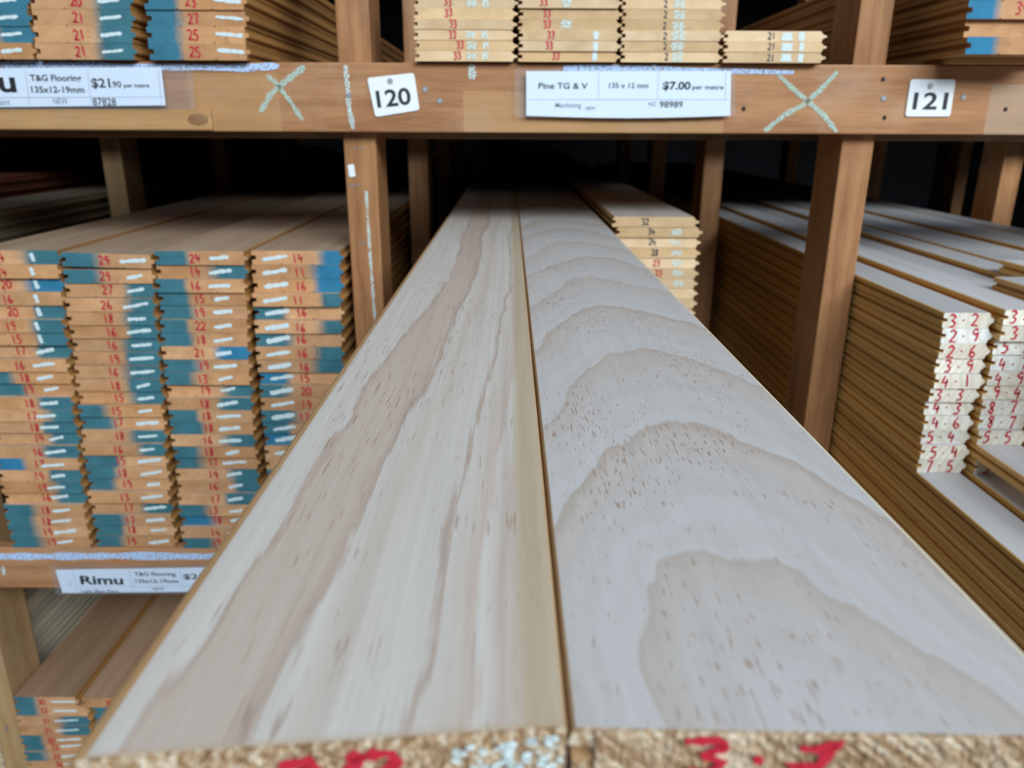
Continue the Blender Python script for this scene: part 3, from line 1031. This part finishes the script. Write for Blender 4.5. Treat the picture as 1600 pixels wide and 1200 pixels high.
# ------------------------------------------------------------------ upper shelf
UY = 1.088
RP = 0.0198
for ci, (px, phrase) in enumerate(((-95, 'leftmost upper shelf column'), (64, 'second upper shelf column'), (240, 'third upper shelf column'))):
    x = at(px, 70, UY)[0]
    names = (['20R', '21R', '20R', '21-'], ['20R', '21R', '21R', '21R'], ['23L', '27L', '25L', '25L'])[ci]
    for k in range(7):
        s = names[k - 3] if k >= 3 else names[0]
        lab = f'floorboard end marked {s[:2]} in red, {ones[7 - k]} from bottom, {phrase}'
        o = stack_board('floorboard', 'rimu', 4.0, x + random.uniform(-.001, .001) - .0010 * (k), UY + random.uniform(-.004, .004), Z_UP + (6 - k) * 0.01985, lab, 'floorboards on the upper shelf, left')
        w = 0.1265
        if s[2] == 'R':
            paint(o, 'R', w * .66, 0 if ci else .3)
        elif s[2] == 'L':
            paint(o, 'L', w * .33, 0.3)
        number(o, s[:2], w * (.46 if ci == 1 else (.47 if ci == 2 else .2)), 0.0035, 0.0125, 'red', 0.0022)
        if ci == 2:
            chalk(o, (w * .70, .012), (w * .98, .0095), .0045)
        else:
            chalk(o, (w * .68, .009), (w * .90, .0115), .0042)
for ci, (px, cnt, phrase) in enumerate(((648, 8, 'first upper pine stack above the price label'), (810, 8, 'second upper pine stack above the price label'),
                                        (970, 8, 'third upper pine stack above the price label'), (1131, 3, 'low pile beside the third upper pine stack'))):
    x = at(px, 70, UY)[0]
    for k in range(cnt):
        z = Z_UP + 0.0003 + k * 0.01266
        if ci == 3:
            z = Z_UP + k * 0.01285
        o = stack_board('pine_board', 'thin_pine', 4.0, x + random.uniform(-.0012, .0012), UY + random.uniform(-.003, .003), z,
                        f'pine board end, {ones[k + 1]} from bottom, {phrase}', 'pine boards on the upper shelf', ('pine_long', 'pine_end'))
        if ci < 2:
            number(o, '33', 0.058 - .003 * k + random.uniform(-.004, .004) - (.012 if ci else 0), 0.0022, 0.0090, 'red', 0.0018)
        elif ci == 2:
            number(o, '2', 0.058 + random.uniform(-.002, .002), 0.0022, 0.0082, 'black', 0.0016)
        else:
            number(o, '21', 0.062, 0.0022, 0.0085, 'black', 0.0016)
        if ci == 0 and k in (0, 1, 2, 5, 6):
            chalk(o, (.074, .0015), (.074, .0115), .011, 'chalk_faint')
            chalk(o, (.092, .0015), (.092, .0115), .008, 'chalk_faint')
        elif ci == 1 and k < 3:
            chalk(o, (.100, .001), (.100, .0115), .007, 'chalk')
        elif ci == 1 and k in (3, 5, 6):
            chalk(o, (.062, .001), (.062, .0115), .012, 'chalk_faint')
        elif ci == 2:
            chalk(o, (.074, .001), (.074, .0115), .015, 'chalk_faint')
        elif ci == 3:
            chalk(o, (.082, .001), (.082, .0115), .013, 'chalk')
            chalk(o, (.101, .001), (.101, .0115), .007, 'chalk')
SY = 1.03
x = at(1507, 85, SY)[0]
US = ['39L', '36-', '39L', '34L', '37L', '39-', '36L']
sp = obj('spacer_batten', mesh('spacer_batten', box_bm(0, 0.40, 0, 0.07, 0, 0.0064, 0.0008), M['batten']), None, (x + 0.012, RY - 0.016, Z_UP + CZ))
tag(sp, 'thin flat spacer batten under the upper right stack', 'batten')
for k, s in enumerate(US):
    o = stack_board('floorboard', 'rimu', 4.1, x + (0.0 if k < 2 else -.006) + random.uniform(-.0015, .0015), SY + (.008 if k == 1 else 0), Z_UP + 0.0066 + k * 0.0199,
                    f'thick board end marked {s[:2]} in red, {ones[k + 1]} from bottom, upper right stack', 'boards in the upper right stack', ('rimu_long', 'rimu_end'))
    if s[2] == 'L':
        paint(o, 'L', .036, 1, .012)
    number(o, s[:2], .078 + (0.004 if k < 2 else -.012), 0.004, 0.0140, 'red', 0.0021)


# ------------------------------------------------------------------ tags and price labels
def text_mesh(s, size, mat, bold=0.0, align='LEFT'):
    cu = bpy.data.curves.new('text', 'FONT')
    cu.body = s
    cu.size = size
    cu.offset = bold
    cu.align_x = align
    cu.resolution_u = 3
    o = bpy.data.objects.new('text', cu)
    COL.objects.link(o)
    dg = bpy.context.evaluated_depsgraph_get()
    me = bpy.data.meshes.new_from_object(o.evaluated_get(dg))
    bpy.data.objects.remove(o)
    me.transform(Matrix.Rotation(math.pi / 2, 4, 'X'))
    me.materials.clear()
    me.materials.append(M[mat])
    return me


def text(parent, s, x, z, h, y=-0.0006, mat='ink', bold=0.0, wfit=None, name='printed_text'):
    """cap height h, left bottom at x, z in the parent's plane; wfit stretches to a width"""
    me = text_mesh(s, h / 0.69, mat, bold)
    xs = [v.co.x for v in me.vertices]
    k = (wfit / (max(xs) - min(xs))) if wfit else 1
    x_min = min(xs)
    for v in me.vertices:
        v.co.x = (v.co.x - x_min) * k
    return obj(name, me, parent, (x, y, z))


def plate(corners, th, bevel=0.0):
    """a thin plate from (x, z) corners, front face at y = 0"""
    bm = bmesh.new()
    a = [bm.verts.new((x, 0, z)) for x, z in corners]
    b = [bm.verts.new((x, th, z)) for x, z in corners]
    n = len(a)
    bm.faces.new(a)
    bm.faces.new(b[::-1])
    for i in range(n):
        bm.faces.new((a[i], b[i], b[(i + 1) % n], a[(i + 1) % n]))
    bmesh.ops.recalc_face_normals(bm, faces=bm.faces)
    return bm


def rounded(corners, r, seg=4):
    out = []
    n = len(corners)
    for i in range(n):
        p, c, q = Vector(corners[i - 1]), Vector(corners[i]), Vector(corners[(i + 1) % n])
        u, v = (p - c).normalized() * r, (q - c).normalized() * r
        for k in range(seg + 1):
            s = k / seg
            out.append(tuple(c + u * (1 - s) ** 2 + v * s ** 2))
    return out


def number_tag(pix, s, label, hole, tilt):
    P = [at(px, py, RY) for px, py in pix]
    cx, cz = sum(p[0] for p in P) / 4, sum(p[1] for p in P) / 4
    root = bpy.data.objects.new('number_tag', None)
    link(root)
    root.location = (cx, RY - 0.0025, cz + CZ)
    tag(root, label, 'tag')
    loc = [(x - cx, z - cz) for x, z in P]
    obj('plate', mesh('plate', plate(rounded(loc, .004), .0022), M['plastic_tag']), root)
    tx = text(root, s, 0, 0, 0.0205, -0.0004, 'ink', 0.00060, 0.046, 'printed_number')
    tx.rotation_euler = (0, -tilt, 0)
    tx.location = (-0.0235 + 0.001, -0.0004, -0.0150 - math.sin(tilt) * .022 + 0.001)
    hx, hz = at(*hole, RY)
    bm = bmesh.new()
    bmesh.ops.create_cone(bm, cap_ends=True, segments=12, radius1=.0040, radius2=.0032, depth=.0014, matrix=Matrix.Rotation(math.pi / 2, 4, 'X'))
    nl = obj('nail', mesh('nail', bm, M['steel']), root, (hx - cx, -0.0008, hz - cz))
    return root


number_tag([(574, 122), (647, 114), (656, 172), (587, 183)], '120', 'tilted white plastic tag reading 120 on the rail above the left post', (610, 127), math.radians(6))
number_tag([(1422, 124), (1492, 124), (1483, 182), (1413, 182)], '121', 'white plastic tag reading 121 right of the rail nails, at far right', (1452, 135), 0)


def price_label(sleeve_pix, paper_pix, label, rail_y=RY, sag=0.0):
    P = [at(px, py, rail_y) for px, py in sleeve_pix]
    cx, cz = P[3]
    root = bpy.data.objects.new('price_label', None)
    link(root)
    root.location = (cx, rail_y - 0.0095, cz + CZ)
    tag(root, label, 'label')
    Q = [at(px, py, rail_y) for px, py in paper_pix]
    loc = [(x - cx, z - cz) for x, z in P]
    pl = [(x - cx, z - cz) for x, z in Q]
    if sag:
        a, b = pl[3], pl[2]
        mid = [(b[0] + (a[0] - b[0]) * k / 6, b[1] + (a[1] - b[1]) * k / 6 - sag * math.sin(math.pi * k / 6)) for k in range(1, 6)]
        pl = pl[:3] + mid + pl[3:]
    sl = obj('sleeve', mesh('sleeve', plate(rounded(loc, .003), .0024), M['sleeve']), root)
    sl['label'] = 'clear plastic sleeve'
    # the card sits in front of the sleeve's back sheet
    card = obj('card', mesh('card', plate(pl, .0004), M['paper']), root, (0, -0.0008, 0))
    card['label'] = 'white printed card'

    def put(s, px, py, hpx, wpx, mat='ink', bold=0.0):
        x, z = at(px, py, rail_y)
        s1 = at(px + 10, py, rail_y)[0] - x
        k = s1 / 10
        return text(card, s, x - cx, z - cz, hpx * k * 0.98, -0.0004, mat, bold, wpx * k)

    def rule(px0, py0, px1, py1):
        a, b = at(px0, py0, rail_y), at(px1, py1, rail_y)
        bm = bmesh.new()
        ribbon(bm, [(a[0] - cx, a[1] - cz), (b[0] - cx, b[1] - cz)], .0009, 0)
        face_front(bm)
        return obj('printed_rule', mesh('rule', bm, M['rule']), card, (0, -0.0003, 0))
    return put, rule, root


# Rimu label on the upper rail, cut by the frame at the left
put, rule, _ = price_label([(-260, 106), (304, 104), (309, 171), (-260, 172)], [(-240, 109), (257, 106), (264, 165), (-240, 170)], 'price label for Rimu flooring on the upper rail, cut off at left')
put('Rimu', -88, 143, 30, 122, 'ink', 0.0010)
put('Light Blue Paint', -50, 164, 9, 74, 'ink_grey', 0.00003)
put('T&G Flooring', 55, 127, 9, 79, 'ink', 0.00020)
put('135x12-19mm', 57, 145, 9, 82, 'ink', 0.00020)
put('$21', 150, 137, 13, 29, 'ink', 0.00030)
put('.90', 180, 137, 9, 16, 'ink', 0.00013)
put('per metre', 200, 137, 6, 39, 'ink', 0.00010)
put('NEW', 91, 163, 9, 22, 'ink_grey', 0.00003)
put('87828', 152, 165, 11, 36, 'ink', 0.00010)
rule(47, 110, 54, 169)
rule(143, 108, 149, 168)
rule(-240, 154, 262, 152)
rule(252, 108, 258, 163)

# Pine label above the long boards
put, rule, _ = price_label([(804, 108), (1146, 110), (1146, 182), (804, 184)], [(822, 112), (1139, 112), (1138, 181), (822, 181)], 'water-stained pine price label on the upper rail above the long boards', RY, .003)
put('Pine TG & V', 841, 139, 8.5, 76, 'ink', 0.00016)
put('135 x 12 mm', 950, 138, 7.5, 61, 'ink', 0.00010)
put('$7.00', 1033, 140, 11, 43, 'ink', 0.0004)
put('per metre', 1079, 140, 6.5, 48, 'ink', 0.00010)
put('Machining', 867, 168, 7, 40, 'ink_grey', 0.00007)
put('NEW', 914, 172, 5, 15, 'ink_grey', 0.00007)
put('NZ', 1011, 166, 6, 12, 'ink_grey', 0.00007)
put('98989', 1028, 168, 9, 36, 'ink', 0.00013)
rule(934, 114, 934, 156)
rule(1027, 114, 1025, 156)
rule(824, 156, 1136, 156)
rule(1131, 114, 1130, 156)

# Rimu label on the lower rail
put, rule, _ = price_label([(82, 879), (560, 876), (560, 922), (92, 924)], [(92, 885), (540, 878), (540, 917), (103, 921)], 'price label for Rimu flooring on the lower left rail', RY)
put('Rimu', 132, 907, 15, 66, 'ink', 0.0006)
put('Light Blue Paint', 133, 920, 5.5, 58, 'ink', 0.00003)
put('T&G Flooring', 215, 894, 6.5, 64, 'ink', 0.00016)
put('135x12-19mm', 217, 905, 6.5, 66, 'ink', 0.00016)
put('NEW', 243, 916.5, 5, 18, 'ink', 0.00003)
put('$21', 291, 899, 9, 30, 'ink', 0.00023)
a = rule(114, 897, 115, 910)
rule(111, 906, 115, 910)
rule(119, 906, 115, 910)
rule(119, 885, 126, 920)
rule(206, 884, 214, 920)
rule(285, 882, 290, 918)
rule(124, 912, 540, 907)
